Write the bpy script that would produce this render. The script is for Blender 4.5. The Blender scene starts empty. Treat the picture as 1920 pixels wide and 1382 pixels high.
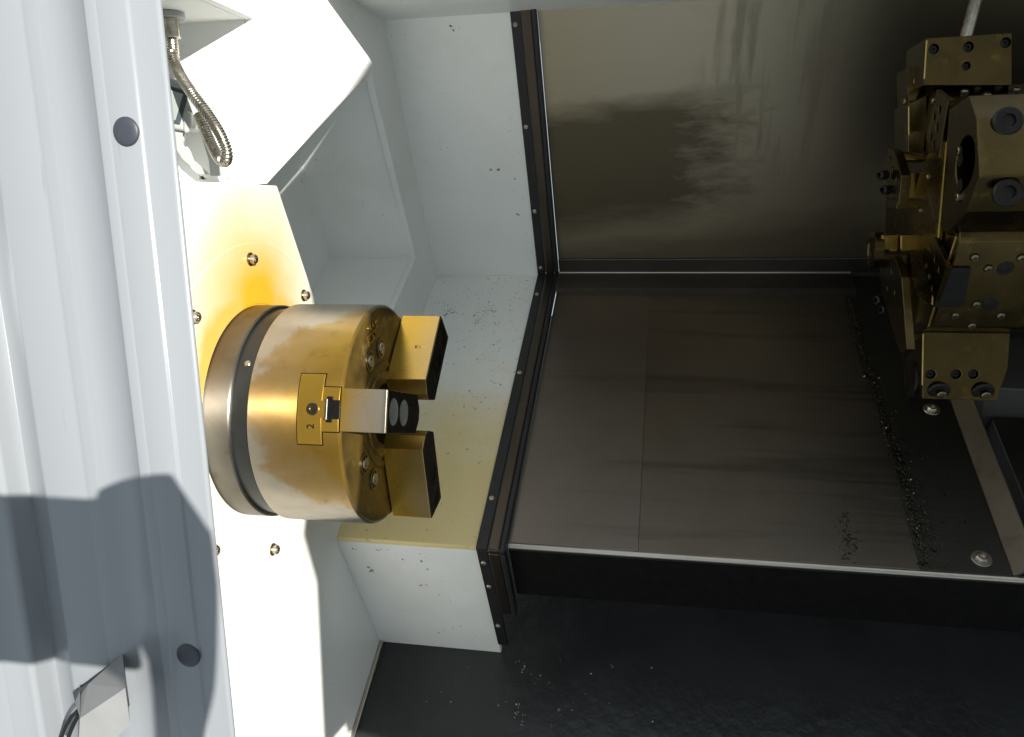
import bpy, bmesh, math, random
from mathutils import Vector, Matrix
random.seed(7)
S = bpy.context.scene
COL = S.collection

# ------------------------------------------------------------------ camera
# axes of the place: X along the spindle (to the right), Y away from the
# operator, Z up.  The spindle axis is the line y = z = 0, the chuck face is x = 0.
CAM = Vector((0.31492, -0.83419, 0.23434))
RX = Vector((0.9818832, 0.1887372, -0.0168446))
DN = Vector((0.0224704, -0.2042444, -0.978662))
FW = Vector((-0.1881503, 0.9605532, -0.2047851))
FPX = 1478.9
cd = bpy.data.cameras.new('camera'); cam = bpy.data.objects.new('camera', cd); COL.objects.link(cam)
cam.matrix_world = Matrix(((RX.x, -DN.x, -FW.x, CAM.x), (RX.y, -DN.y, -FW.y, CAM.y),
                           (RX.z, -DN.z, -FW.z, CAM.z), (0, 0, 0, 1)))
cd.sensor_width = 36.0; cd.lens = FPX / 1920 * 36.0; cd.clip_start = 0.01; cd.clip_end = 200
S.camera = cam

# ------------------------------------------------------------------ light
W = bpy.data.worlds.new('World'); S.world = W; W.use_nodes = True
W.node_tree.nodes['Background'].inputs[0].default_value = (0.80, 0.92, 1.0, 1)
W.node_tree.nodes['Background'].inputs[1].default_value = 0.52
SUN = Vector((1.0, -1.2904, 0.4595)).normalized()
ld = bpy.data.lights.new('low_sunlight_through_hall_window', 'SPOT')
lo = bpy.data.objects.new('low_sunlight_through_hall_window', ld); COL.objects.link(lo)
LD = 30.0
lo.location = SUN * LD; lo.rotation_euler = SUN.to_track_quat('Z', 'Y').to_euler()
ld.spot_size = math.radians(9); ld.spot_blend = 0.1; ld.shadow_soft_size = 0.11
ld.color = (1.0, 0.965, 0.90); ld.energy = 7.0 * 4 * math.pi * LD * LD

S.view_settings.view_transform = 'Standard'; S.view_settings.look = 'None'
S.view_settings.exposure = 0.6; S.view_settings.gamma = 1.0
S.render.engine = 'CYCLES'
S.cycles.use_denoising = True
S.cycles.max_bounces = 12; S.cycles.diffuse_bounces = 6; S.cycles.glossy_bounces = 6
S.cycles.sample_clamp_indirect = 6.0
S.cycles.caustics_reflective = True; S.cycles.blur_glossy = 0.6

# ------------------------------------------------------------------ helpers
TILT = math.radians(30)            # the slant of the bed
CT, ST = math.cos(TILT), math.sin(TILT)
MB_ = Matrix.Rotation(TILT, 4, 'X')
def g(y, z): return (y * CT - z * ST, y * ST + z * CT)         # bed -> upright
def pixray(px, py): return (RX * ((px - 960) / FPX) + DN * ((py - 691) / FPX) + FW)
def pix(px, py, p0, n):
    d = pixray(px, py); n = Vector(n); return CAM + d * ((Vector(p0) - CAM).dot(n) / d.dot(n))
def PX(px, py, x): return pix(px, py, (x, 0, 0), (1, 0, 0))
def PY(px, py, y): return pix(px, py, (0, y, 0), (0, 1, 0))
def PZ(px, py, z): return pix(px, py, (0, 0, z), (0, 0, 1))
NB = Vector((0, -ST, CT))                                       # bed normal
def PBZ(px, py, z):                                             # pixel on a bed plane, in bed coordinates
    return MB_.inverted() @ pix(px, py, NB * z, NB)
NBY = Vector((0, CT, ST))
def PBY(px, py, y): return MB_.inverted() @ pix(px, py, NBY * y, NBY)

class MB:
    def __init__(s): s.v = []; s.f = []
    def add(s, vs, fs):
        b = len(s.v); s.v += [Vector(v) for v in vs]; s.f += [tuple(i + b for i in f) for f in fs]; return s
    def box(s, a, b):
        (x0, y0, z0), (x1, y1, z1) = a, b
        x0, x1 = sorted((x0, x1)); y0, y1 = sorted((y0, y1)); z0, z1 = sorted((z0, z1))
        return s.add([(x0,y0,z0),(x1,y0,z0),(x1,y1,z0),(x0,y1,z0),(x0,y0,z1),(x1,y0,z1),(x1,y1,z1),(x0,y1,z1)],
              [(0,3,2,1),(4,5,6,7),(0,1,5,4),(1,2,6,5),(2,3,7,6),(3,0,4,7)])
    def slab(s, o, u, v, outline, depth, holes=(), seg=20):
        """flat outline in the plane (o,u,v), facing u x v, going back by depth, with blind round holes (a,b,r,d)."""
        o, u, v = Vector(o), Vector(u).normalized(), Vector(v).normalized(); n = u.cross(v)
        ar = sum(outline[i][0]*outline[(i+1)%len(outline)][1]-outline[(i+1)%len(outline)][0]*outline[i][1] for i in range(len(outline)))
        pts = list(outline) if ar > 0 else list(outline)[::-1]
        P = lambda a, b, d=0: o + u*a + v*b - n*d
        k = len(pts)
        if not holes:
            s.add([P(a,b) for a,b in pts] + [P(a,b,depth) for a,b in pts],
                  [tuple(range(k)), tuple(range(2*k-1, k-1, -1))] + [(i, k+i, k+(i+1)%k, (i+1)%k) for i in range(k)])
            return s
        bm = bmesh.new()
        def loop(cs):
            vs = [bm.verts.new((a, b, 0)) for a, b in cs]
            for i in range(len(vs)): bm.edges.new((vs[i], vs[(i+1)%len(vs)]))
        loop(pts)
        cir = []
        for (a, b, r, d) in holes:
            sg = seg
            cs = [(a + r*math.cos(2*math.pi*i/sg), b + r*math.sin(2*math.pi*i/sg)) for i in range(sg)]
            cir.append((cs, d, a, b, r)); loop(cs)
        bmesh.ops.triangle_fill(bm, use_beauty=True, use_dissolve=False, edges=bm.edges[:], normal=(0, 0, 1))
        bm.verts.index_update()
        base = [P(vv.co.x, vv.co.y) for vv in bm.verts]; fs = []
        for f in bm.faces:
            idx = [l.vert.index for l in f.loops]
            if f.normal.z < 0: idx.reverse()
            fs.append(tuple(idx))
        s.add(base, fs); bm.free()
        s.add([P(a,b) for a,b in pts] + [P(a,b,depth) for a,b in pts],
              [tuple(range(2*k-1, k-1, -1))] + [(i, k+i, k+(i+1)%k, (i+1)%k) for i in range(k)])
        for cs, d, a, b, r in cir:
            m = len(cs)
            s.add([P(x,y) for x,y in cs] + [P(x,y,d) for x,y in cs] + [P(a,b,d*1.25)],
                  [(i, (i+1)%m, m+(i+1)%m, m+i) for i in range(m)] + [(m+i, m+(i+1)%m, 2*m) for i in range(m)])
        return s
    def lathe(s, prof, o=(0,0,0), ax=(1,0,0), seg=96, a0=0, closed=False):
        o, ax = Vector(o), Vector(ax).normalized()
        e = Vector((0,0,1)) if abs(ax.z) < .9 else Vector((0,1,0))
        e1 = ax.cross(e).normalized(); e2 = ax.cross(e1)
        vs = []; n = len(prof)
        for k in range(seg):
            t = 2*math.pi*k/seg + a0
            dd = e1*math.cos(t) + e2*math.sin(t)
            vs += [o + ax*h + dd*r for h, r in prof]
        fs = []
        for k in range(seg):
            q = (k+1) % seg
            for i in range(n-1): fs.append((k*n+i, k*n+i+1, q*n+i+1, q*n+i))
        return s.add(vs, fs)
    def disc_cyl(s, o, ax, r, h, ch=0.0, seg=24, socket=None):
        p = [(0, 0), (0, r), (h-ch, r), (h, r-ch)] if ch else [(0, 0), (0, r), (h, r)]
        p += [(h, socket[0]), (h-socket[1], socket[0]), (h-socket[1], 0)] if socket else [(h, 0)]
        return s.lathe(p, o, ax, seg)
    def tube(s, path, rad, seg=10, cap=True):
        path = [Vector(p) for p in path]; n = len(path)
        rr = rad if isinstance(rad, (list, tuple)) else [rad]*n
        t0 = (path[1]-path[0]).normalized(); up = Vector((0,0,1)) if abs(t0.z) < .9 else Vector((1,0,0))
        e1 = t0.cross(up).normalized(); vs = []
        for i in range(n):
            t = (path[min(i+1,n-1)] - path[max(i-1,0)]).normalized()
            e1 = (e1 - t*e1.dot(t)).normalized(); e2 = t.cross(e1)
            vs += [path[i] + (e1*math.cos(2*math.pi*k/seg) + e2*math.sin(2*math.pi*k/seg))*rr[i] for k in range(seg)]
        fs = [(i*seg+k, i*seg+(k+1)%seg, (i+1)*seg+(k+1)%seg, (i+1)*seg+k) for i in range(n-1) for k in range(seg)]
        if cap: fs += [tuple(range(seg-1,-1,-1)), tuple((n-1)*seg+k for k in range(seg))]
        return s.add(vs, fs)
    def build(s, name, mat, parent=None, bevel=0.0, smooth=None, origin=None, bed=False, seg=2):
        """bed=True: the coordinates are in the slanted bed frame"""
        me = bpy.data.meshes.new(name)
        if parent is not None: org = parent['_o']; bed = parent['_b']; org = Vector(org)
        else: org = Vector(origin) if origin is not None else sum(s.v, Vector())/len(s.v)
        me.from_pydata([tuple(v - org) for v in s.v], [], s.f); me.validate(); me.update()
        bm = bmesh.new(); bm.from_mesh(me)
        bmesh.ops.remove_doubles(bm, verts=bm.verts, dist=1e-6)
        bmesh.ops.recalc_face_normals(bm, faces=bm.faces); bm.to_mesh(me); bm.free()
        if smooth is not None:
            for p in me.polygons: p.use_smooth = True
            me.set_sharp_from_angle(angle=math.radians(smooth))
        me.materials.append(mat)
        o = bpy.data.objects.new(name, me); COL.objects.link(o)
        if parent is not None: o.parent = parent
        else:
            o.location = (MB_ @ org) if bed else org
            if bed: o.rotation_euler = (TILT, 0, 0)
        o['_o'] = tuple(org); o['_b'] = bool(bed)
        if bevel:
            m = o.modifiers.new('bevel', 'BEVEL'); m.width = bevel; m.segments = seg; m.limit_method = 'ANGLE'; m.angle_limit = math.radians(35)
            m.harden_normals = False
        return o
def thing(name, label, cat, origin, bed=False, group=None):
    o = bpy.data.objects.new(name, None); COL.objects.link(o); o.empty_display_size = .02
    org = Vector(origin); o.location = (MB_ @ org) if bed else org
    if bed: o.rotation_euler = (TILT, 0, 0)
    o['_o'] = tuple(org); o['_b'] = bool(bed); return tag(o, label, cat, group)
def tag(o, label=None, cat=None, group=None, kind=None):
    if label: o['label'] = label
    if cat: o['category'] = cat
    if group: o['group'] = group
    if kind: o['kind'] = kind
    return o
def struct(o): o['kind'] = 'structure'; return o

# ------------------------------------------------------------------ materials
def nt(name):
    m = bpy.data.materials.new(name); m.use_nodes = True; t = m.node_tree
    return m, t, t.nodes['Principled BSDF']
def N(t, typ, **kw):
    n = t.nodes.new(typ)
    for k, v in kw.items():
        if k in n.inputs: n.inputs[k].default_value = v
        else: setattr(n, k, v)
    return n
def noise(t, co, scale, detail=4, rough=.55, dist=0.0, vec=None):
    n = N(t, 'ShaderNodeTexNoise'); n.inputs['Scale'].default_value = scale; n.inputs['Detail'].default_value = detail
    n.inputs['Roughness'].default_value = rough; n.inputs['Distortion'].default_value = dist
    src = co
    if vec:
        mp = N(t, 'ShaderNodeMapping'); mp.inputs['Scale'].default_value = vec; t.links.new(co, mp.inputs[0]); src = mp.outputs[0]
    t.links.new(src, n.inputs['Vector']); return n.outputs[0]
def ramp(t, src, stops):
    r = N(t, 'ShaderNodeValToRGB'); e = r.color_ramp.elements
    while len(e) < len(stops): e.new(.5)
    for i, (p, c) in enumerate(stops):
        e[i].position = p; e[i].color = (c, c, c, 1) if isinstance(c, (int, float)) else (*c, 1)
    t.links.new(src, r.inputs[0]); return r.outputs[0]
def mix(t, fac, a, b, mode='MIX'):
    n = N(t, 'ShaderNodeMix'); n.data_type = 'RGBA'; n.blend_type = mode
    for s_, v in ((0, fac), (6, a), (7, b)):
        if hasattr(v, 'is_linked'): t.links.new(v, n.inputs[s_])
        elif isinstance(v, (int, float)): n.inputs[s_].default_value = v
        else: n.inputs[s_].default_value = (*v, 1)
    return n.outputs[2]
def math_(t, op, a, b=0.0, c=0.0, clamp=False):
    n = N(t, 'ShaderNodeMath'); n.operation = op; n.use_clamp = clamp
    for i, v in enumerate((a, b, c)):
        if hasattr(v, 'is_linked'): t.links.new(v, n.inputs[i])
        else: n.inputs[i].default_value = v
    return n.outputs[0]
def bump(t, b, h, strength, dist=.001):
    n = N(t, 'ShaderNodeBump'); n.inputs['Strength'].default_value = strength; n.inputs['Distance'].default_value = dist
    t.links.new(h, n.inputs['Height']); t.links.new(n.outputs[0], b.inputs['Normal'])
def objco(t): return N(t, 'ShaderNodeTexCoord').outputs['Object']
def worldpos(t):
    n = N(t, 'ShaderNodeNewGeometry'); sp = N(t, 'ShaderNodeSeparateXYZ'); t.links.new(n.outputs['Position'], sp.inputs[0])
    return n.outputs['Position'], sp.outputs

def simple(name, col, rough=.4, metal=0.0, var=.12, scale=30, bmp=0.0, bscale=300, rvar=.1, col2=None, coat=0.0, bdist=.001):
    m, t, b = nt(name); co = objco(t)
    f = noise(t, co, scale, 5)
    c2 = col2 or tuple(c*(1-var) for c in col)
    t.links.new(mix(t, ramp(t, f, [(.35, 0), (.65, 1)]), col, c2), b.inputs['Base Color'])
    f2 = noise(t, co, scale*2.7, 4)
    t.links.new(math_(t, 'MULTIPLY_ADD', f2, 2*rvar, rough-rvar), b.inputs['Roughness'])
    b.inputs['Metallic'].default_value = metal
    if coat: b.inputs['Coat Weight'].default_value = coat
    if bmp: bump(t, b, noise(t, co, bscale, 3), bmp, bdist)
    return m

def white_paint():
    m, t, b = nt('white_enamel'); co, _ = worldpos(t)
    base = mix(t, ramp(t, noise(t, co, 5, 4), [(.35, 0), (.7, 1)]), (.86, .87, .845), (.81, .82, .795))
    spk = ramp(t, noise(t, co, 160, 2), [(.735, 0), (.76, 1)])
    base = mix(t, math_(t, 'MULTIPLY', spk, .5), base, (.25, .2, .12))
    sm = ramp(t, noise(t, co, 3.2, 7, .68, .8), [(.52, 0), (.72, 1)])
    base = mix(t, math_(t, 'MULTIPLY', sm, .22), base, (.60, .555, .44))
    sc_ = ramp(t, noise(t, co, 1.0, 2, .5, .3, (150, 40, 30)), [(.745, 0), (.77, 1)])
    base = mix(t, math_(t, 'MULTIPLY', sc_, .35), base, (.36, .33, .27))
    t.links.new(base, b.inputs['Base Color'])
    t.links.new(math_(t, 'MULTIPLY_ADD', noise(t, co, 24, 5), .2, .28), b.inputs['Roughness'])
    bump(t, b, noise(t, co, 420, 2), .06); return m
def spindle_paint():
    """white enamel stained yellow by coolant thrown off the spindle"""
    m, t, b = nt('white_enamel_coolant_stained'); co, xyz = worldpos(t)
    n1 = noise(t, co, 9, 5, .6)
    def spot(cy, cz, sy, sz, r0, r1):
        dy = math_(t, 'MULTIPLY', math_(t, 'SUBTRACT', xyz[1], cy), sy); dz = math_(t, 'MULTIPLY', math_(t, 'SUBTRACT', xyz[2], cz), sz)
        d = math_(t, 'SQRT', math_(t, 'ADD', math_(t, 'MULTIPLY', dy, dy), math_(t, 'MULTIPLY', dz, dz)))
        d = math_(t, 'ADD', d, math_(t, 'MULTIPLY', math_(t, 'SUBTRACT', n1, .5), .05))
        return ramp(t, d, [(r0, 1), (r1, 0)])
    a = spot(.008, .128, .70, .76, .02, .112)
    a2 = spot(0, 0, 1, 1, .140, .176)
    up = ramp(t, xyz[2], [(-.02, 0), (.05, 1)])
    k = math_(t, 'MAXIMUM', a, math_(t, 'MULTIPLY', math_(t, 'MULTIPLY', a2, up), .9))
    pale = spot(.03, .09, .8, .6, .10, .28)
    base = mix(t, math_(t, 'MULTIPLY', pale, .8), (.76, .765, .73), (.62, .59, .50))
    base = mix(t, k, base, (.56, .30, .018))
    spk = ramp(t, noise(t, co, 140, 2), [(.73, 0), (.76, 1)])
    base = mix(t, math_(t, 'MULTIPLY', spk, .5), base, (.22, .16, .08))
    t.links.new(base, b.inputs['Base Color']); b.inputs['Roughness'].default_value = .38
    bump(t, b, noise(t, co, 420, 2), .05); return m
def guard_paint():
    """white enamel of the guard floor, yellower towards the front, with dirt specks"""
    m, t, b = nt('white_enamel_yellow_front'); co = objco(t)
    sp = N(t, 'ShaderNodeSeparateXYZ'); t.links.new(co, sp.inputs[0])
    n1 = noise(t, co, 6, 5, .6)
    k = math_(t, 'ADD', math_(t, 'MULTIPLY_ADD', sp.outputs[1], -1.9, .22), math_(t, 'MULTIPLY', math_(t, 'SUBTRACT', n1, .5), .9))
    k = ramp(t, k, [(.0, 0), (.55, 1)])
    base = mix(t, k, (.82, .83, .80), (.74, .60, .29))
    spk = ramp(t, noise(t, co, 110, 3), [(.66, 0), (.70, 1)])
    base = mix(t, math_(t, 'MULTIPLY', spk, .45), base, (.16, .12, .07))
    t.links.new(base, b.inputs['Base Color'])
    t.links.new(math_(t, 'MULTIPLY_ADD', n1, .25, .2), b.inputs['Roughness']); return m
def door_paint():
    m, t, b = nt('pale_grey_door_enamel'); co = objco(t)
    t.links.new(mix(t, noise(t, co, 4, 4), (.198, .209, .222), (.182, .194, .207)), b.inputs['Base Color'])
    t.links.new(math_(t, 'MULTIPLY_ADD', noise(t, co, 12, 4), .12, .24), b.inputs['Roughness']); b.inputs['Specular IOR Level'].default_value = .35
    sm = ramp(t, noise(t, co, 1.0, 6, .7, .6, (9, 9, 3)), [(.50, 0), (.70, 1)]); sc_ = ramp(t, noise(t, co, 1.0, 2, .5, 0, (260, 260, 16)), [(.73, 0), (.77, 1)])
    c0 = b.inputs['Base Color'].links[0].from_socket
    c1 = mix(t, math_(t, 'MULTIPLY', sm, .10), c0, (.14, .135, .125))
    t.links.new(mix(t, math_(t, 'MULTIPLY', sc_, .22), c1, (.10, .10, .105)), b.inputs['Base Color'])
    bump(t, b, noise(t, co, 600, 2), .05); return m
def turned_steel(name, c1, c2, c3, rough=.26, axis_rings=True, aniso=0.0, metal=1.0):
    """ground steel under a golden coolant film"""
    m, t, b = nt(name); co = objco(t)
    n1 = noise(t, co, 14, 6, .62, .6); n2 = noise(t, co, 55, 5, .6)
    base = mix(t, ramp(t, n1, [(.36, 0), (.62, 1)]), c1, c2)
    base = mix(t, ramp(t, n2, [(.56, 0), (.72, .8)]), base, c3)
    t.links.new(base, b.inputs['Base Color']); b.inputs['Metallic'].default_value = metal
    t.links.new(math_(t, 'MULTIPLY_ADD', n2, .16, rough-.08), b.inputs['Roughness'])
    if aniso:
        b.inputs['Anisotropic'].default_value = aniso; b.inputs['Anisotropic Rotation'].default_value = .25
        tg = N(t, 'ShaderNodeTangent'); tg.direction_type = 'RADIAL'; tg.axis = 'X'; t.links.new(tg.outputs[0], b.inputs['Tangent'])
    h = noise(t, co, 1.0, 3, .6, 0, (900, 14, 14))
    bump(t, b, h, .10 if axis_rings else .04, .0006); return m
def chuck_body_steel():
    """turned steel, brown-gold where coolant has dried on, painted pale where white walls reflect"""
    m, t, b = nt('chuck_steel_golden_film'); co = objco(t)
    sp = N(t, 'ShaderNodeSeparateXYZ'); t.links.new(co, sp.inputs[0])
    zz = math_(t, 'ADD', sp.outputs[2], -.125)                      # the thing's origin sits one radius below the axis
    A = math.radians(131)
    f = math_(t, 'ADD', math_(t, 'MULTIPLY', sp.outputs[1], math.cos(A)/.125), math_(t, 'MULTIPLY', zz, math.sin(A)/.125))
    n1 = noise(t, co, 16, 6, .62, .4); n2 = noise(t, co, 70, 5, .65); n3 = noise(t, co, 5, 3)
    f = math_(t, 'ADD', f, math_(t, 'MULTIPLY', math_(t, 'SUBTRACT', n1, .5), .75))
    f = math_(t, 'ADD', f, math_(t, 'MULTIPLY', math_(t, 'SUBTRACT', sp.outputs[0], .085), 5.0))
    film = ramp(t, math_(t, 'MULTIPLY', f, .6), [(.44, 0), (.50, .7), (.68, 1)])  # pale top and bottom bands are painted reflections of the white walls
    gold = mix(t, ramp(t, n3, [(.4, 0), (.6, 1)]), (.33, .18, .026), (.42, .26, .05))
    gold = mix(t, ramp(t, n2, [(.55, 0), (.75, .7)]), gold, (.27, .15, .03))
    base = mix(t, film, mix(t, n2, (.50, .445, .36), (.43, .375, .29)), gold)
    t.links.new(base, b.inputs['Base Color']); b.inputs['Metallic'].default_value = .88
    t.links.new(math_(t, 'MULTIPLY_ADD', n2, .14, .30), b.inputs['Roughness'])
    b.inputs['Anisotropic'].default_value = .93; b.inputs['Anisotropic Rotation'].default_value = .25
    tg = N(t, 'ShaderNodeTangent'); tg.direction_type = 'RADIAL'; tg.axis = 'X'; t.links.new(tg.outputs[0], b.inputs['Tangent'])
    bump(t, b, noise(t, co, 1.0, 3, .6, 0, (900, 14, 14)), .10, .0005); return m
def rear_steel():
    """rear guard sheet: brushed steel, darker in a left patch, low down and rightwards, with runs"""
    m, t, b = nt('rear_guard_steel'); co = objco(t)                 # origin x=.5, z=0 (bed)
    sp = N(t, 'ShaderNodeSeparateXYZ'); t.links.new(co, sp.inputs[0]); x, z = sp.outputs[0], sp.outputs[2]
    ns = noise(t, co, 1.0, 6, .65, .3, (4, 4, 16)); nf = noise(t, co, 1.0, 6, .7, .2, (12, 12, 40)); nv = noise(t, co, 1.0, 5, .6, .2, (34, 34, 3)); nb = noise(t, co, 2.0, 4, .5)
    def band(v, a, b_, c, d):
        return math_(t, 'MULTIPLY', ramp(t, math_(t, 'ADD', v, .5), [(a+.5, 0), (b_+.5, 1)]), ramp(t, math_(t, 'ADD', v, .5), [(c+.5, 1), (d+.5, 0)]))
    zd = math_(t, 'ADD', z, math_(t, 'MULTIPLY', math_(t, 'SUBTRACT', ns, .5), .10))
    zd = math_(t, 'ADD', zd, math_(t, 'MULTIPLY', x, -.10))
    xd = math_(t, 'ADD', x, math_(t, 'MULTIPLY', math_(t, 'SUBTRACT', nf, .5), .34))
    dark_patch = math_(t, 'MULTIPLY', band(zd, -.19, -.12, .05, .10), band(xd, -.5, -.42, -.16, -.02))
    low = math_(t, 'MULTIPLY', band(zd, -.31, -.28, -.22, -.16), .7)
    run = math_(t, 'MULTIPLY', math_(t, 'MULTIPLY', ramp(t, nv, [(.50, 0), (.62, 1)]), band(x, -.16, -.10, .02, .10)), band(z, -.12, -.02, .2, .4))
    dirt = math_(t, 'MAXIMUM', dark_patch, math_(t, 'MAXIMUM', low, math_(t, 'MULTIPLY', run, .4)))  # darker patch, darker low band and runs together
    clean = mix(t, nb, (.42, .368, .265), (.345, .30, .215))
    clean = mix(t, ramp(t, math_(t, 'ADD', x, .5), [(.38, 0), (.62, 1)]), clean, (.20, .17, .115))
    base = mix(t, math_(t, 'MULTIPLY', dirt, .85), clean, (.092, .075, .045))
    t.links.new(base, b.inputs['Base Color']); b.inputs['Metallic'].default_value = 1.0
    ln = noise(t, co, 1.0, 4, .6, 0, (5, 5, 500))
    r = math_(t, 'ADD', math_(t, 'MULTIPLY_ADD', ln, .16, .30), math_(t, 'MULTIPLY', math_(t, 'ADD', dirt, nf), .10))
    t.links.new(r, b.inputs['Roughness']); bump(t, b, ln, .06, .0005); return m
def brushed(name, c1, c2, rough, vec, bs=.12, stain=None, streak=0.0):
    m, t, b = nt(name); co = objco(t)
    n1 = noise(t, co, 3.2, 6, .6, .8); ln = noise(t, co, 1.0, 4, .6, 0, vec)
    base = mix(t, ramp(t, n1, [(.35, 0), (.65, 1)]), c1, c2)
    if streak:
        sk = ramp(t, noise(t, co, 1.0, 5, .6, .2, (1.6, 26, 26)), [(.56, 0), (.68, 1)])
        base = mix(t, math_(t, 'MULTIPLY', sk, streak), base, tuple(c*.45 for c in c2))
        sc_ = ramp(t, noise(t, co, 1.0, 3, .7, 0, (3, 190, 190)), [(.66, 0), (.74, 1)])
        base = mix(t, math_(t, 'MULTIPLY', sc_, streak*.5), base, tuple(min(1, c*1.7) for c in c1))
    if stain:
        st = ramp(t, noise(t, co, 4.5, 7, .66, 1.2), [(.50, 0), (.60, 1)])
        base = mix(t, math_(t, 'MULTIPLY', st, .75), base, stain)
    t.links.new(base, b.inputs['Base Color']); b.inputs['Metallic'].default_value = 1.0
    r = math_(t, 'MULTIPLY_ADD', ln, .22, rough-.11)
    r = math_(t, 'ADD', r, math_(t, 'MULTIPLY', n1, .12))
    t.links.new(r, b.inputs['Roughness']); bump(t, b, ln, bs, .0005); return m

M_WHITE = white_paint(); M_SPIN = spindle_paint(); M_GUARD = guard_paint(); M_DOOR = door_paint()
M_CHUCK = chuck_body_steel()
M_FACE = turned_steel('chuck_face_oily', (.20, .128, .028), (.085, .056, .019), (.32, .225, .08), .42, True, 0, .62)
def jaw_steel(name, silver, x0, x1):
    m, t, b = nt(name); co = objco(t); n1 = noise(t, co, 13, 3, .5, .3); n2 = noise(t, co, 1.0, 4, .6, 0, (60, 300, 300))
    sp = N(t, 'ShaderNodeSeparateXYZ'); t.links.new(co, sp.inputs[0])
    k = math_(t, 'ADD', sp.outputs[0], math_(t, 'MULTIPLY', math_(t, 'SUBTRACT', n1, .5), .06))
    base = mix(t, ramp(t, k, [(x0, 0), (x1, silver)]), (.52, .315, .045), (.38, .355, .31))
    t.links.new(mix(t, math_(t, 'MULTIPLY', n2, .35), base, (.36, .22, .04)), b.inputs['Base Color']); b.inputs['Metallic'].default_value = .82
    t.links.new(math_(t, 'MULTIPLY_ADD', n1, .20, .17), b.inputs['Roughness']); bump(t, b, n2, .05, .0004); return m
M_JAW = jaw_steel('jaw_steel_golden', .4, .168, .205); M_JAWS = jaw_steel('jaw_steel_grey', 1.0, .152, .184)
M_JEND = simple('jaw_end_painted_shade', (.055, .044, .028), .3, .85, .4, 60)  # jaw ends reflect dark: that darkness is put into the colour
M_REAR = turned_steel('spindle_nose_steel', (.25, .235, .20), (.21, .19, .155), (.19, .155, .10), .42, True, .8)
M_DARKRING = simple('blackened_ring', (.035, .037, .036), .35, .6)
M_BLACK = simple('black_rubber', (.012, .012, .012), .45, 0, .3, 40, .2, 400)
M_BLKM = simple('black_oxide_steel', (.03, .028, .024), .38, .8, .3, 60)
M_BOLT = simple('bolt_steel', (.55, .50, .42), .3, 1.0, .3, 90)
M_MACH = simple('bright_machined_steel', (.50, .48, .43), .42, .6, .3, 120)
M_BOLTG = simple('bolt_steel_golden', (.24, .195, .12), .32, 1.0, .3, 90)
M_COVER = brushed('way_cover_steel_grey', (.222, .190, .163), (.188, .160, .135), .36, (6, 500, 500), .05, streak=.28)
M_COVER2 = brushed('way_cover_steel_brown', (.215, .182, .148), (.180, .150, .118), .34, (6, 500, 500), .05, streak=.5)
M_DCOVER = brushed('way_cover_dark', (.10, .095, .08), (.07, .066, .055), .42, (6, 400, 400), .06)
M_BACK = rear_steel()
M_SKIRT = brushed('dark_skirting_steel', (.15, .135, .12), (.11, .10, .09), .30, (5, 300, 300), .05)
M_STRIP = brushed('wiper_retainer_steel', (.12, .10, .08), (.085, .07, .056), .32, (120, 5, 5), .05)
M_FLANGE = brushed('bent_flange_steel', (.25, .215, .175), (.20, .172, .138), .34, (420, 5, 420), .06, streak=.4)
M_EDGE = brushed('rolled_edge_steel', (.55, .5, .44), (.45, .4, .34), .28, (5, 500, 500), .05)
M_TURRET = turned_steel('turret_bronze_film', (.115, .080, .030), (.082, .058, .024), (.155, .108, .035), .25, False)
M_TURF = turned_steel('turret_golden_lit_faces', (.27, .182, .042), (.20, .135, .034), (.34, .235, .05), .27, False)  # brighter turret film: light from the chuck put into the colour
M_GOLDE = simple('bright_golden_edge', (.60, .43, .14), .35, .55, .3, 60)
M_PAN = simple('black_pan_paint', (.027, .028, .030), .33, 0, .4, 5, .8, 38, .1, bdist=.003)
M_GREY = simple('grey_sheet', (.10, .096, .09), .5, .3, .1, 10)
M_LAMPG = simple('lamp_glass', (.27, .295, .275), .12, 0, .05, 8)
M_LAMPB = simple('lamp_housing_white', (.36, .375, .36), .35, 0, .08, 20)
M_LAMPR = simple('lamp_seal_grey', (.045, .06, .068), .5)
M_COND = simple('conduit_steel', (.52, .48, .40), .3, 1.0, .35, 200)
M_PLUG = simple('grey_rubber_plug', (.028, .032, .042), .5)
M_CHIP = simple('steel_chips', (.10, .085, .06), .25, 1.0, .6, 200)
M_DIRT = simple('dirt_specks', (.05, .04, .025), .6)
M_SKIN = simple('skin', (.5, .3, .2), .5); M_CLOTH = simple('dark_blue_work_cloth', (.05, .06, .09), .85, 0, .3, 60)
M_LATCH = simple('latch_grey_paint', (.20, .20, .195), .5)
M_RED = simple('red_marker', (.55, .12, .04), .5); M_INK = simple('black_ink', (.02, .015, .01), .5)

# ================================================================== SETTING
XW = -0.153                         # plane of the headstock wall
TH = .012
def wallpoly(name, pts, mat):
    mb = MB(); mb.slab((XW, 0, 0), (0, 1, 0), (0, 0, 1), pts, TH); return mb
mb = MB()
U = [(.058, .262), g(.591, .171), g(.702, .171), g(.702, .62), (.30, .95), (-.30, .95), (-.30, .446), (.058, .446)]
mb.slab((XW, 0, 0), (0, 1, 0), (0, 0, 1), U, TH)
mb.slab((XW, 0, 0), (0, 1, 0), (0, 0, 1), [g(.591, .171), g(.604, -.192), g(.604, -.31), g(.702, -.31), g(.702, .171)], TH)
mb.slab((XW, 0, 0), (0, 1, 0), (0, 0, 1), [g(.2, -.192), g(.2, -.31), g(.604, -.31), g(.604, -.192)], TH)
struct(mb.build('headstock_wall', M_WHITE, bevel=.0012, origin=(XW, 0, .3)))
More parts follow.
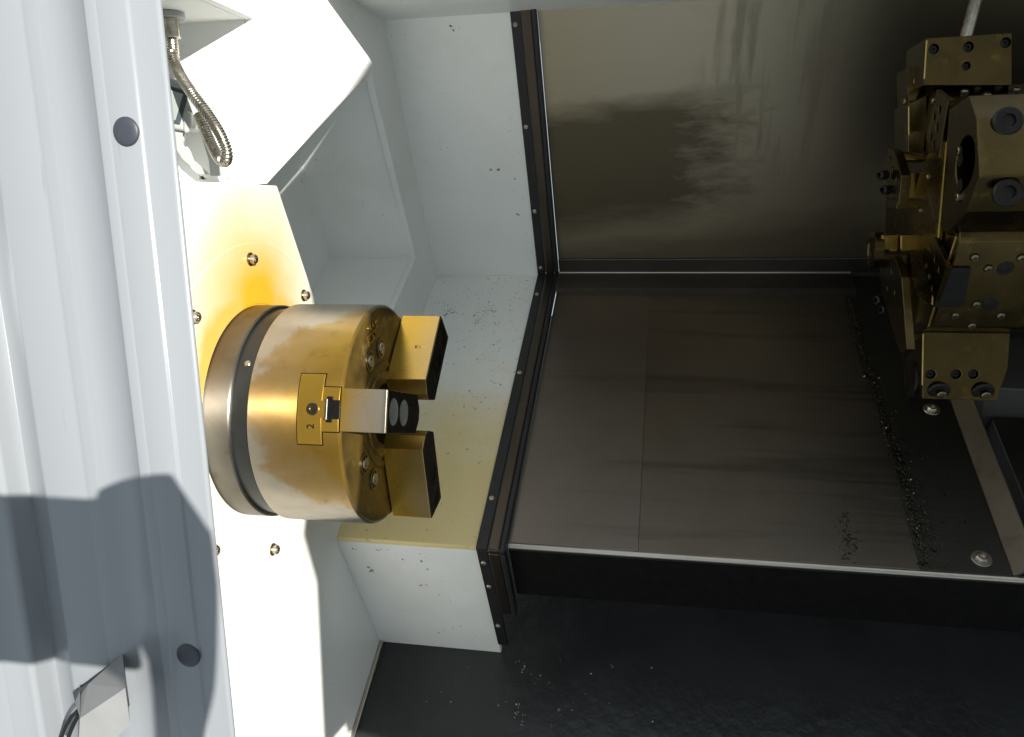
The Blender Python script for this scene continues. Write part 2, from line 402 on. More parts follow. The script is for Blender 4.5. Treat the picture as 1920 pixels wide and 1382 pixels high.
# recess that holds the work lamp: ledge, ceiling, far side, back
mb = MB()
mb.box((-.45, -.30, .446), (XW-TH, .07, .458)); mb.box((-.45, .058, .25), (XW-TH-.0005, .070, .446))
mb.box((-.462, -.30, .24), (-.45, .07, .458)); mb.box((-.45, -.30, .25), (XW-TH-.001, .058, .262))
struct(mb.build('lamp_recess_wall', M_WHITE, origin=(-.3, 0, .26)))
# pocket beside the headstock
mb = MB()
mb.box((-.338, .18, -.32), (-.326, .63, .10)); mb.box((-.338, .262, .10), (-.326, .63, .23)); mb.box((-.326, .604, -.20), (XW-TH, .616, .22))
mb.box((-.326, .18, -.204), (XW-TH, .604, -.192)); mb.box((-.326, .262, .208), (XW-TH, .604, .22))
struct(mb.build('pocket_wall', M_WHITE, bed=True, origin=(-.25, .4, -.2)))
# headstock front
mb = MB()
fr = [(-.30, .262), (.083, .2605), g(.2, .02), g(.2, -.31), g(.037, -.31), g(.037, -.62), g(-.30, -.62), (-.30, -.60)]
mb.slab((XW, 0, 0), (0, 1, 0), (0, 0, 1), fr, .02)
struct(mb.build('headstock_front_wall', M_SPIN, bevel=.0015, origin=(XW, 0, 0)))
# white guard: floor, front, back wall
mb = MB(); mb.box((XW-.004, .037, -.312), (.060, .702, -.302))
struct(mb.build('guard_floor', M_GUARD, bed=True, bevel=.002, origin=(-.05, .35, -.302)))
mb = MB(); mb.box((XW-.004, .0375, -.60), (.060, .047, -.3125))
struct(mb.build('guard_front_wall', M_WHITE, bed=True, bevel=.0015))
mb = MB(); mb.box((XW-.004, .702, -.312), (.060, .712, .27))
struct(mb.build('guard_back_wall', M_WHITE, bed=True))
# roof over the rear half
mb = MB()
ztop = g(.702, .213)[1]
mb.box((XW-.004, .205, ztop), (1.45, .75, ztop+.02))
struct(mb.build('enclosure_roof', M_WHITE, origin=(.5, .5, ztop)))
# rear steel guard
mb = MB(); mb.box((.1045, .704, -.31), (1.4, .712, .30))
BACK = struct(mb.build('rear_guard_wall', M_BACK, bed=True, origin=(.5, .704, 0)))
# chip pan
mb = MB(); mb.box((XW+.001, -.75, -.62), (1.5, .95, -.60))
struct(mb.build('chip_pan_floor', M_PAN, bed=True, origin=(.4, 0, -.6)))
mb = MB(); mb.box((XW+.0008, -.6, -.5995), (XW+.0075, .036, -.592))
struct(mb.build('pan_edge_trim', M_EDGE, bed=True, bevel=.0015))
# right end of the enclosure; added sun-blocking sheet behind the camera
mb = MB(); mb.box((1.42, -.95, -.8), (1.44, .8, 1.2))
struct(mb.build('enclosure_end_wall', M_WHITE))
fo = [(.685, -.125), (.695, .121), (.674, .19), (.70, .28), (.724, .385), (.739, .453), (.722, .56), (.706, .66), (.752, .724), (.84, .818), (.93, .93), (.94, .95), (.95, 1.7),
      (2.6, 1.7), (2.6, -1.0), (.845, -1.0), (.835, -.14), (.746, -.131), (.74, -.112)]
mb = MB(); mb.slab((0, -.98, 0), (1, 0, 0), (0, 0, 1), fo, .02)  # unseen sheet, outline shaped to cast the shade edge on the wall
struct(mb.build('sun_blocker_wall', M_WHITE))

# ================================================================== WIPER FRAME
wf = thing('wiper_frame', 'black wiper frame with screws between white guard and steel way cover', 'wiper frame', (.08, .037, -.302), True)
def three(name, x0, x1, t, mat, bev, zt=.24, zb=-.56, ye=.704, yf=.036):
    MB().box((x0, yf-t, -.302), (x1, ye, -.302+t)).build(name, mat, wf, bev)
    MB().box((x0, ye-t, -.302+t), (x1, ye, zt)).build(name, mat, wf, bev)
    MB().box((x0, yf-t, zb), (x1, yf, -.302)).build(name, mat, wf, bev)
three('flange', .0605, .0770, .006, M_BLACK, .001)
three('retaining_strip', .0775, .0955, .0095, M_STRIP, .003, zb=-.46)
three('rubber_lip', .0960, .1040, .0125, M_BLACK, .002, zb=-.455)
for p in [('w', .195), ('w', .02), ('w', -.15), ('w', -.28), ('f', .63), ('f', .40), ('f', .12), ('r', -.33), ('r', -.39), ('r', -.50)]:
    o = {'w': (.068, .698, p[1]), 'f': (.068, p[1], -.296), 'r': (.068, .030, p[1])}[p[0]]
    ax = {'w': (0, -1, 0), 'f': (0, 0, 1), 'r': (0, -1, 0)}[p[0]]
    MB().disc_cyl(o, ax, .0042, .0026, .0012, 16, (.0018, .0015)).build('screw', M_BOLT, wf, smooth=40)

# ================================================================== WAY COVER
wc = thing('way_cover', 'brushed steel slanted way cover sheet stretching from black wiper to turret', 'way cover', (.37, .34, -.33), True)
MB().box((.1045, .048, -.3035), (.287, .660, -.3022)).build('cover_sheet', M_COVER, wc, .0006)
MB().box((.280, .048, -.3060), (.648, .660, -.3036)).build('cover_sheet', M_COVER2, wc, .0006)
mb = MB(); mb.tube([(.1045, .046, -.3075), (.78, .046, -.3085)], .0048, 14); mb.build('rolled_edge', M_EDGE, wc, smooth=50)
MB().box((.1045, .0425, -.425), (.80, .0475, -.3125)).build('front_apron', M_BLKM, wc, .001)
mb = MB(); mb.slab((.1045, 0, 0), (0, 1, 0), (0, 0, 1), [(.6375, -.303), (.6375, -.296), (.655, -.292), (.6985, -.292), (.6985, -.303)], .0)
MB().slab((.66, 0, 0), (0, 1, 0), (0, 0, 1), [(.6375, -.304), (.6375, -.2975), (.65, -.294), (.697, -.2935), (.697, -.304)], .555).build('rear_strip', M_SKIRT, wc)
MB().box((.1045, .7005, -.2930), (1.2, .7035, -.262)).build('rear_skirting', M_SKIRT, wc, .001)
MB().tube([(.1045, .699, -.2925), (.658, .699, -.2925)], .0018, 8).build('rear_bead', M_EDGE, wc, smooth=50)
tc = thing('turret_slide_cover', 'dark oily cover plate with two bolts and bright bent flange below turret', 'cover plate', (.72, .35, -.33), True)
MB().box((.6485, .048, -.3065), (.757, .7035, -.3040)).build('plate', M_DCOVER, tc, .0006)
mb = MB(); mb.slab((0, .049, 0), (1, 0, 0), (0, 0, 1), [(.757, -.3065), (.757, -.303), (.779, -.279), (.781, -.281), (.762, -.3065)], .60)
mb.build('bent_flange', M_FLANGE, tc, .0008)
for px, py in ((1747, 768), (1840, 1048)):
    p = PBZ(px, py, -.304)
    w_ = MB().disc_cyl(p, (0, 0, 1), .0125, .0018, .0006, 28).build('washer', M_BOLT, tc, smooth=40)
    MB().disc_cyl(p + Vector((0, 0, .0018)), (0, 0, 1), .0078, .0048, .0022, 24, (.0032, .003)).build('bolt_head', M_BOLT, w_, smooth=40)
# sheets to the right of the slide cover
sg_ = thing('saddle_guard', 'dark folded sheet guards right of the bent flange at the picture edge', 'sheet guard', (.9, .4, -.33), True)
MB().box((.805, .05, -.40), (1.3, .33, -.300)).build('lower_sheet', M_DCOVER, sg_, .002)
MB().box((.790, .335, -.40), (1.3, .60, -.245)).build('upper_sheet', M_GREY, sg_, .002)
MB().box((.86, .322, -.299), (.95, .3335, -.23)).build('clip', M_BLKM, sg_, .002)

# ================================================================== SPINDLE COVER RING + CHUCK
sc = thing('spindle_cover', 'round yellow-stained cover plate with socket screws behind the chuck', 'cover plate', (XW, 0, -.195), True)
mb = MB(); mb.lathe([(0, .1255), (.0016, .1255), (.0016, .1945), (.0004, .196)], (XW, 0, 0), (1, 0, 0), 128); mb.build('disc', M_SPIN, sc, smooth=30)
for k in range(6):
    a = math.radians(59.7 + 45*0) if k == 0 else None
for a in (59.7, 13.0, 103.7, 238.8, 193.0, 284.0, 148.0, 328.0):
    a = math.radians(a); p = Vector((XW+.0016, .177*math.cos(a), .177*math.sin(a)))
    w_ = MB().disc_cyl(p, (1, 0, 0), .0078, .0015, .0004, 24).build('washer', M_BOLTG, sc, smooth=40)
    MB().disc_cyl(p+Vector((.0015, 0, 0)), (1, 0, 0), .0056, .0062, .0012, 24, (.003, .0035)).build('screw', M_BOLT, w_, smooth=40)

R = .125; TH1 = math.radians(133.3)
def rad(a, r, x, t=0.0):
    return Vector((x, r*math.cos(a) - t*math.sin(a), r*math.sin(a) + t*math.cos(a)))
ck = thing('lathe_chuck', 'golden oil-filmed three-jaw lathe chuck on the stained headstock', 'chuck', (-.15, 0, -.125), True)
MB().lathe([(-.1535, .1235), (-.124, .1235), (-.1225, .1222), (-.1215, .10)], seg=160).build('spindle_nose', M_REAR, ck, smooth=30)
MB().lathe([(-.1225, .1195), (-.1015, .1195)], seg=128).build('groove_ring', M_DARKRING, ck, smooth=30)
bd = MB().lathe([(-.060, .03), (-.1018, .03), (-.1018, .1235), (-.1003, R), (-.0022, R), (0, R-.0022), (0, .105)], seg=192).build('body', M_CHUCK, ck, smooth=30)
MB().lathe([(0, .105), (0, .062), (.0012, .0605), (.0012, .0545), (.0004, .0535), (.0004, .050), (.0018, .049), (.0018, .036), (.0005, .0345), (-.03, .0345), (-.03, 0)], seg=160).build('face_plate', M_FACE, ck, smooth=30)
MB().lathe([(-.0006, .1236), (-.0002, .1218), (.0003, .1212), (.0003, .104)], seg=160).build('face_rim', M_FACE, ck, smooth=30)
MB().disc_cyl((-.029, 0, 0), (1, 0, 0), .030, .016, .004, 48, (.011, .012)).build('centre_plug', M_BLKM, ck, smooth=40)
for k in range(3):
    for da in (-46.5, 46.5):
        a = TH1 + math.radians(120*k + da)
        p = rad(a, .0770, .0004)
        b_ = MB().lathe([(0, .0118), (.0010, .0118), (.0010, .0098), (-.0001, .0092)], p, (1, 0, 0), 32).build('counterbore_ring', M_BOLTG, ck, smooth=40)
        b_ = MB().disc_cyl(p, (1, 0, 0), .0089, .0004, 0, 28).build('counterbore', M_BLKM, ck, smooth=40)
        MB().disc_cyl(p+Vector((.0004, 0, 0)), (1, 0, 0), .0068, .0016, .0008, 24, (.0034, .0012)).build('socket_screw', M_BOLT, b_, smooth=40)
# grub screw in the dark ring, and chips of wear on the rim
a = math.radians(111); MB().disc_cyl(rad(a, .119, -.112), rad(a, 1, 0), .0035, .0016, .0006, 14).build('ring_screw', M_BOLT, ck, smooth=40)
def curved(mb, x0, x1, a0, a1, r0, r1, n=16):
    vs = []; fs = []
    for i in range(n+1):
        a = a0 + (a1-a0)*i/n
        vs += [rad(a, r0, x0), rad(a, r0, x1), rad(a, r1, x1), rad(a, r1, x0)]
    for i in range(n):
        b = 4*i
        for j in range(4): fs.append((b+j, b+(j+1)%4, b+4+(j+1)%4, b+4+j))
    fs += [(3, 2, 1, 0), (4*n, 4*n+1, 4*n+2, 4*n+3)]
    return mb.add(vs, fs)
def tpoly(mb, e, r0, r1, A, xw=-.0455, xs=-.0195, xe=-.0012, hw=16.4, hs=10.2):
    """T outline on the rim of the chuck, grown by e"""
    d = math.degrees(e/.125)
    curved(mb, xw-e, xs+e, A-math.radians(hw+d), A+math.radians(hw+d), r0, r1, 24)
    curved(mb, xs+e, xe+e*.4, A-math.radians(hs+d), A+math.radians(hs+d), r0, r1, 16)
    return mb
for k in range(3):
    A = TH1 + math.radians(120*k)
    tpoly(MB(), .0012, .1225, .12535, A).build('slot_shadow_gap', M_BLKM, ck)
    mj = tpoly(MB(), 0, .122, .1262, A).build('master_jaw', M_JAW, ck, .0005)
    # pocket with screw, key way
    MB().slab(rad(A, .12645, -.0275), (1, 0, 0), rad(A, 0, 0, 1), [(-.0115, -.0095), (.0115, -.0085), (.0115, .0085), (-.0115, .0095), (-.0135, 0)], .0006).build('screw_pocket', M_JAW, mj, .0004)
    MB().disc_cyl(rad(A, .1270, -.0285), rad(A, 1, 0), .0066, .0016, .0006, 24, (.0032, .0013)).build('jaw_screw', M_BOLTG, mj, smooth=40)
    MB().slab(rad(A, .1268, -.0098), (1, 0, 0), rad(A, 0, 0, 1), [(-.0035, -.013), (.0025, -.013), (.003, -.0095), (.0105, -.0095), (.0105, .0095), (.003, .0095), (.0025, .013), (-.0035, .013)], .0012).build('key_way', M_BLKM, mj, .0003)
    MB().slab(rad(A, .1278, -.0140), (1, 0, 0), rad(A, 0, 0, 1), [(-.0012, -.0105), (.0012, -.0105), (.0012, .0105), (-.0012, .0105)], .001).build('key_edge', M_BOLT, mj, .0003)
    # top jaw
    jw = MB()
    jo = [(.024, -.006), (.034, -.0215), (.1275, -.0215), (.1275, .0215), (.034, .0215), (.024, .006)]; jh = [(.1095, 0, .0140, .010), (.0775, 0, .0140, .010)]
    jw.slab(rad(A, 0, .0490), rad(A, 1, 0), rad(A, 0, 0, 1), jo, .0478, jh, 28)
    jw = jw.build('top_jaw', M_JAWS if k == 0 else M_JAW, ck, .0007)
    je = MB(); je.slab(rad(A, 0, .0502), rad(A, 1, 0), rad(A, 0, 0, 1), [(a_*.998, b_*.985) for a_, b_ in jo], .0011, [(h[0], h[1], .0139, .00105) for h in jh], 28)
    je.build('jaw_end_face', M_JEND, jw, .0003)  # thin added plate carrying the painted dark reflection
    for rr in (.1095, .0775):
        MB().lathe([(.0001, .0137), (-.0006, .0120), (-.0009, .0040), (-.0009, 0)], rad(A, rr, .0502), (1, 0, 0), 28).build('countersink', M_MACH if k == 0 else M_JEND, jw, smooth=40)  # bright on the sunlit front jaw; shade painted on the other countersinks
    MB().slab(rad(A, 0, .0014), rad(A, 1, 0), rad(A, 0, 0, 1), [(.030, -.0150), (.118, -.0150), (.118, .0150), (.030, .0150)], .0016).build('serration_plate', M_BLKM, ck)

# lettering
def text(txt, size, mat, parent, o, u, v, name, depth=.0002):
    c = bpy.data.curves.new(name, 'FONT'); c.body = txt; c.size = size; c.extrude = depth; c.align_x = 'CENTER'; c.align_y = 'CENTER'
    ob = bpy.data.objects.new(name, c); me = bpy.data.meshes.new_from_object(ob)
    bpy.data.objects.remove(ob); bpy.data.curves.remove(c)
    u, v = Vector(u).normalized(), Vector(v).normalized(); n = u.cross(v)
    org = Vector(parent['_o'])
    for vt in me.vertices: vt.co = Vector(o) + u*vt.co.x + v*vt.co.y + n*vt.co.z - org
    me.materials.append(mat); t_ = bpy.data.objects.new(name, me); COL.objects.link(t_); t_.parent = parent; t_['_o'] = tuple(org); t_['_b'] = parent['_b']
    return t_
A = TH1
text('2', .011, M_BLKM, ck, rad(A, .1256, -.030, .0175) + rad(A, .0004, 0), rad(A, 0, 0, -1), (-1, 0, 0), 'stamped_digit')
def onface(px, py):
    v_ = MB_.inverted() @ PX(px, py, .0008); return Vector((.0008, v_.y, v_.z))
mk = MB()
for st in ([(709, 611), (703, 618), (696, 625), (689, 633)], [(689, 633), (690, 639), (693, 643), (697, 642), (699.5, 638), (699, 631), (697, 629)], [(699, 629), (701, 634), (702.5, 634)], [(701, 622), (704, 623), (705.5, 628)], [(692, 650), (691, 641)],
           [(694, 609), (694, 616)], [(698, 605), (699.5, 613)], [(702, 601), (703, 607), (706, 600)], [(706, 605), (707, 612)], [(690, 616), (697, 618)], [(703, 612), (706, 611)]):
    mk.tube([onface(*q_) for q_ in st], .0007, 6)
mk.build('raised_mark', M_JAW, ck, smooth=60)
A3 = TH1 + math.radians(240)
text('K I', .006, M_INK, ck, rad(A3, .080, .030, .0217), (1, 0, 0), rad(A3, 1, 0), 'inked_mark')

# ================================================================== DOOR
def door():
    d = thing('sliding_door', 'pale grey enamelled sliding door folded back beside the chuck', 'door', (-.12, -.34, -.9))
    y = -.34
    prof = [(-.046, y+.045), (-.0118, y+.0035), (-.0095, y+.0015), (-.0100, y+.0004), (-.0125, y), (-.0300, y), (-.0310, y-.0004), (-.0318, y-.0016), (-.0330, y-.0020), (-.0535, y-.0020)]
    for q in range(9):                                   # rolled rib
        a_ = math.pi*q/8; prof.append((-.0583 + .0042*math.cos(a_), y-.00195 - .00035*math.sin(a_)))
    prof += [(-.0640, y+.0004), (-.093, y+.0004), (-.097, y-.0002)]
    for q in range(7):
        a_ = math.pi*q/6; prof.append((-.1045 + .0062*math.cos(a_), y-.0002 - .0003*math.sin(a_)))
    prof += [(-.1125, y-.0006), (-.1455, y-.0006), (-.1475, y-.0002), (-.1490, y+.0008), (-.1692, y+.0085), (-.1705, y+.008), (-.1712, y-.010), (-.1725, y-.0125), (-.176, y-.013), (-.196, y-.013), (-.198, y-.0145), (-.42, y-.0145)]
    mb = MB(); k = len(prof); vs = []; fs = []
    for z in (-.95, 1.0): vs += [(a, b, z) for a, b in prof]
    fs = [(i, i+1, k+i+1, k+i) for i in range(k-1)]
    mb.add(vs, fs); p = mb.build('panel', M_DOOR, d, smooth=22)
    m = p.modifiers.new('thick', 'SOLIDIFY'); m.thickness = .0015; m.offset = 0
    for px, py in ((238, 247), (354, 1228)):
        c = PY(px, py, y-.0022)
        MB().lathe([(0, .0098), (.0012, .0096), (.0022, .0082), (.0026, .004), (.0026, 0)], c, (0, -1, 0), 32).build('rubber_plug', M_PLUG, d, smooth=50)
    # latch block: near edge, top face running back to the door, dark open end
    ya, yb = -.378, -.352
    F = [PY(150, 1347, ya), PY(235, 1290, ya), PY(244, 1358, ya), PY(208, 1392, ya), PY(200, 1420, ya), PY(146, 1420, ya)]
    T = [PY(141, 1317, yb), PY(166, 1282, yb)]
    Bk = [Vector((v.x-.030, -.3405, v.z+.002)) for v in F]
    lb = MB(); k = len(F)
    lb.add(F + Bk + T, [tuple(range(k)), (0, 6, 12), (0, 12, 13, 1), (1, 13, 7)] + [(i, i+1, k+i+1, k+i) for i in range(1, k-1)] + [(k-1, 0, k, 2*k-1)])
    lt = lb.build('latch_block', M_LATCH, d)
    E_ = [PY(166, 1282, yb+.0006), PY(141, 1317, yb+.0006), PY(136, 1298, yb+.008)]
    MB().add(E_ + [v + Vector((0, .003, 0)) for v in E_], [(0, 1, 2), (5, 4, 3), (0, 3, 4, 1), (1, 4, 5, 2), (2, 5, 3, 0)]).build('latch_opening', M_PLUG, lt)
    pts = [PY(a, b, -.362) for a, b in ((146, 1333), (134, 1343), (124, 1360), (116, 1380), (108, 1405))]
    MB().tube(pts, .0016, 8).build('cable', M_BLKM, d, smooth=60)
    pts = [PY(a, b, -.360) for a, b in ((148, 1340), (140, 1354), (133, 1370), (127, 1386), (120, 1405))]
    MB().tube(pts, .0016, 8).build('cable', M_BLKM, d, smooth=60)
    return d
door()

# ================================================================== WORK LAMP + CONDUIT
wl = thing('work_lamp', 'white machine work lamp with glass face on bracket above the chuck', 'lamp', (-.24, 0.0, .262))
yl = 0.022
def LP(px, py, dy=0): return PY(px, py, yl+dy)
fq = [LP(a, b) for a, b in ((296, 138), (361, 160), (372, 172), (356, 244), (344, 246), (290, 236))]
lb = MB(); lb.slab((0, yl, 0), (1, 0, 0), (0, 0, 1), [(v.x, v.z) for v in fq], .030); lb.build('housing', M_LAMPB, wl, .004, seg=3)
hq = [LP(a, b, .012) for a, b in ((352, 150), (378, 163), (387, 172), (384, 195), (368, 235), (345, 243))]
lb = MB(); lb.slab((0, yl+.012, 0), (1, 0, 0), (0, 0, 1), [(v.x, v.z) for v in hq], .03); lb.build('end_cap', M_LAMPB, wl, .004, seg=3)
rq = [LP(a, b, -.0012) for a, b in ((300, 156), (354, 172), (336, 234), (296, 226))]
lb = MB(); lb.slab((0, yl-.0012, 0), (1, 0, 0), (0, 0, 1), [(v.x, v.z) for v in rq], .004); lb.build('seal', M_LAMPR, wl, .0006)
gq = [LP(a, b, -.0022) for a, b in ((302, 163), (343, 176), (328, 226), (298, 220))]
lb = MB(); lb.slab((0, yl-.0022, 0), (1, 0, 0), (0, 0, 1), [(v.x, v.z) for v in gq], .003); lb.build('glass', M_LAMPG, wl, .0005)
kq = [LP(a, b, -.006) for a, b in ((347, 206), (357, 212), (357, 240), (349, 250), (343, 246), (344, 215))]
lb = MB(); lb.slab((0, yl-.006, 0), (1, 0, 0), (0, 0, 1), [(v.x, v.z) for v in kq], .012); lb.build('clamp_knob', M_LAMPB, wl, .002)
def leg(pp, w):
    n = len(pp); L = []; Rr = []
    for (a, b, ww) in pp: L.append(LP(a-ww, b, .008)); Rr.append(LP(a+ww, b, .008))
    out = [(v.x, max(v.z, .2622)) for v in L] + [(v.x, max(v.z, .2622)) for v in Rr[::-1]]
    lb = MB(); lb.slab((0, yl+.008, 0), (1, 0, 0), (0, 0, 1), out, .004); return lb.build('bracket_leg', M_LAMPB, wl, .0006)
leg([(335, 240, 14), (332, 270, 9), (352, 300, 9), (384, 327, 9)], 8)
leg([(374, 225, 9), (388, 262, 9), (400, 300, 9), (403, 330, 9)], 8)

cdn = thing('flexible_conduit', 'ribbed steel flexible conduit looping from recess ceiling to work lamp', 'conduit', (-.23, 0, .44))
yc = -.012
fc = PZ(318, 24, .4455); fc = Vector((fc.x, fc.y, .446))
MB().disc_cyl(fc + Vector((0, 0, -.0005)), (0, 0, -1), .0155, .0065, .0015, 36).build('ceiling_flange', M_LAMPB, cdn, smooth=40)
MB().disc_cyl(fc + Vector((0, 0, -.007)), (0, 0, -1), .0095, .020, .001, 28).build('ferrule', M_COND, cdn, smooth=40)
def CP(px, py, y): return PY(px, py, y)
ctl = [fc + Vector((0, 0, -.020)), fc + Vector((.0005, -.001, -.045)), CP(322, 100, fc.y-.004), CP(334, 133, fc.y-.012), CP(362, 178, -.03), CP(392, 218, -.035), CP(413, 252, -.037), CP(425, 282, -.036), CP(424, 301, -.032), CP(413, 300, -.024), CP(398, 274, -.016), CP(383, 240, -.010), CP(373, 217, -.004)]
def catmull(p, n):
    out = []
    for i in range(len(p)-1):
        a, b, c, d = p[max(i-1,0)], p[i], p[i+1], p[min(i+2,len(p)-1)]
        for k in range(n):
            t = k/n
            out.append(.5*((2*b) + (c-a)*t + (2*a-5*b+4*c-d)*t*t + (3*b-a-3*c+d)*t**3))
    return out + [p[-1]]
cp = catmull(ctl, 60)
L = [0]
for i in range(1, len(cp)): L.append(L[-1] + (cp[i]-cp[i-1]).length)
npt = int(L[-1]/.00062); rs = []; j = 0
for k in range(npt):
    s_ = L[-1]*k/(npt-1)
    while j < len(L)-2 and L[j+1] < s_: j += 1
    t = (s_-L[j])/max(1e-9, L[j+1]-L[j]); rs.append(cp[j].lerp(cp[j+1], t))
MB().tube(rs, [.0062 if (k % 5) in (0, 1, 2) else .0050 for k in range(npt)], 14).build('ribbed_hose', M_COND, cdn, smooth=60)

# ================================================================== TURRET
CY, CZ, RF = .338, .205, .155
XF = .648
tr = thing('tool_turret', 'dark golden eight-sided tool turret with holders at the right edge', 'turret', (.85, CY, CZ-.25))
RV = RF/math.cos(math.pi/8)
def tv(a, r): a = math.radians(a); return (CY - r*math.cos(a), CZ + r*math.sin(a))
oc = [tv(-7.5+45*k, RV) for k in range(8)]
def yz(o, u=None): return o
drum = MB(); drum.slab((XF, 0, 0), (0, -1, 0), (0, 0, 1), [(-a, b) for a, b in oc], .55); drum = drum.build('drum', M_TURRET, tr, .0022)
ac = [(.241 + .1*math.cos(math.radians(a)), .2 + .1*math.sin(math.radians(a))) for a in range(-100, 101, 8)]
fp = MB(); fp.slab((XF-.0075, 0, 0), (0, -1, 0), (0, 0, 1), [(-a, b) for a, b in ac], .007); fp.build('index_disc', M_TURF, tr, .002)
def facet(a):
    n = Vector((0, -math.cos(math.radians(a)), math.sin(math.radians(a)))); return Vector((0, CY, CZ)) + n*RF, n
def facet_screw(px, py, a, r, h=.003, name='screw', mat=None, sock=True):
    p0, n = facet(a); p = pix(px, py, p0, n)
    MB().disc_cyl(p - n*.0005, n, r*1.25, .0011, .0003, 24).build('screw_seat', M_BLKM, drum, smooth=40)
    MB().disc_cyl(p, n, r, h, h*.4, 24, (r*.48, h*.7) if sock else None).build(name, mat or M_BOLTG, drum, smooth=40)
for px, py, r in ((1888, 362, .0165),): facet_screw(px, py, 15, r, .006, 'clamp_bolt', M_BLKM)
facet_screw(1888, 222, 15, .0165, .006, 'clamp_bolt', M_BLKM)
for px, py in ((1827, 482), (1853, 503), (1830, 570), (1790, 591), (1876, 591), (1822, 610), (1915, 483)): facet_screw(px, py, -30, .0045, .004)
for px, py in ((1885, 503), (1857, 571)): facet_screw(px, py, -30, .0075, .0012, 'oil_port', M_BLKM)
for px, py in ((1795, 154), (1832, 165), (1808, 173), (1880, 150), (1855, 196), (1872, 163), (1905, 170), (1850, 180)): facet_screw(px, py, 60, .0050, .004)
# wedge strip sunk in the lower facet
p0, n = facet(-30); u_ = Vector((1, 0, 0)); v_ = n.cross(u_)
q = [pix(a, b, p0, n) for a, b in ((1768, 500), (1820, 500), (1806, 572), (1750, 574))]
o0 = q[0] + n*.0035
MB().slab(o0, u_, v_, [((w-q[0]).dot(u_), (w-q[0]).dot(v_)) for w in q], .006).build('wedge_block', M_BLKM, drum, .001)
# --- near boring-bar holder
hol = [(.215, .334), (.155, .342), (.125, .315), (.099, .254), (.126, .217), (.182, .189), (.21, .20)]
hb = MB(); hb.slab((XF-.010, 0, 0), (0, -1, 0), (0, 0, 1), [(-a, b) for a, b in hol], .16, [(-.147, .27, .0290, .09)], 40)
nh = hb.build('boring_holder', M_TURRET, tr, .0015)
for px, py in ((1801, 283), (1799, 370)):
    c = PX(px, py, XF-.010); MB().disc_cyl(c, (-1, 0, 0), .0052, .004, .001, 20, (.0025, .003)).build('holder_screw', M_BOLTG, nh, smooth=40)
for px, py in ((1801, 300), (1801, 348)):
    c = PX(px, py, XF-.0104); MB().disc_cyl(c, (-1, 0, 0), .0075, .0008, 0, 20).build('holder_port', M_BLKM, nh, smooth=40)
for px, py, y0 in ((1888, 362, .1015), (1888, 228, .1225)):
    c = PY(px, py, y0); MB().disc_cyl(c, (0, -1, .15), .0150, .005, .002, 28, (.0075, .004)).build('clamp_bolt', M_BLKM, tr, smooth=40)
# --- blocks whose front faces the operator
def pxblock(name, quad, y, depth, holes=(), mat=None, bev=.0012, hd=.01, sub=None):
    P4 = [PY(a, b, y) for a, b in quad]
    hs = []
    for (a, b, r) in holes:
        h = PY(a, b, y); hs.append((h.x, h.z, r, hd))
    m = MB(); m.slab((0, y, 0), (1, 0, 0), (0, 0, 1), [(v.x, v.z) for v in P4], depth, hs, 18)
    o = m.build(name, mat or M_TURRET, tr, bev)
    for (a, b, r) in holes:
        h = PY(a, b, y); MB().disc_cyl((h.x, y+hd-.002, h.z), (0, -1, 0), r*.9, .004, .001, 16, (r*.4, .003)).build('set_screw', M_BLKM, o, smooth=40)
    return o
pxblock('upper_tool_holder', [(1737, 72), (1897, 62), (1897, 160), (1732, 160)], .30, .085, [(1751, 92, .0062), (1816, 88, .0062), (1886, 80, .0062), (1812, 124, .0050)])
pxblock('lower_tool_holder', [(1731, 622), (1894, 624), (1890, 690), (1868, 752), (1729, 748)], .285, .09, [(1745, 702, .0062), (1793, 702, .0062), (1825, 702, .0062)])
lowb = PY(1731, 690, .285)
for px, py in ((1760, 733), (1843, 734)):
    c = PY(px, py, .285); MB().disc_cyl((c.x, .2856, c.z), (0, -1, -.5), .0140, .004, .002, 28, (.006, .003)).build('clamp_bolt', M_BLKM, tr, smooth=40)
    MB().disc_cyl((c.x+.003, .283, c.z-.004), (0, -1, -.5), .0062, .004, .0015, 20, (.003, .002)).build('bolt_core', M_BOLTG, tr, smooth=40)
# left face of the lower holder with its bore
MB().lathe([(0, .0), (.0, .022), (-.0012, .0235), (-.0012, .0255), (.002, .026)], (lowb.x-.0012, .330, PX(1703, 705, lowb.x).z), (1, 0, 0), 40).build('bore', M_BLKM, tr, smooth=40)
def sideblock(name, quad, x, thick, holes=(), mat=None, bev=.001, r=.0042):
    """block whose left face (towards the chuck) lies in the plane x"""
    P4 = [PX(a, b, x) for a, b in quad]; hs = []
    for a, b in holes:
        h = PX(a, b, x); hs.append((-h.y, h.z, r, .006))
    m = MB(); m.slab((x, 0, 0), (0, -1, 0), (0, 0, 1), [(-v.y, v.z) for v in P4], thick, hs, 16); return m.build(name, mat or M_TURRET, tr, bev)
# upper rear holder: a tall plate with its own step and a chamfered clamp
pxblock('rear_tool_holder', [(1704, 196), (1738, 176), (1738, 292), (1704, 286)], .335, .07, mat=M_TURRET)
sideblock('holder_side', [(1697, 130), (1704, 128), (1702, 286), (1697, 284)], .627, .020)
pxblock('holder_top', [(1700, 128), (1724, 124), (1728, 160), (1714, 194), (1704, 200)], .345, .05, [(1722, 152, .0045)])
c = PY(1722, 152, .343); MB().disc_cyl(c, (-.3, -1, 0), .0065, .004, .0015, 20, (.003, .002)).build('holder_screw', M_BOLTG, tr, smooth=40)
c = PY(1699, 190, .335); MB().disc_cyl(c, (-1, -.3, 0), .0045, .005, .0015, 20).build('holder_screw', M_BOLTG, tr, smooth=40)
pxblock('holder_shelf', [(1690, 286), (1736, 294), (1736, 302), (1694, 300)], .325, .06, mat=M_TURF, bev=.002)
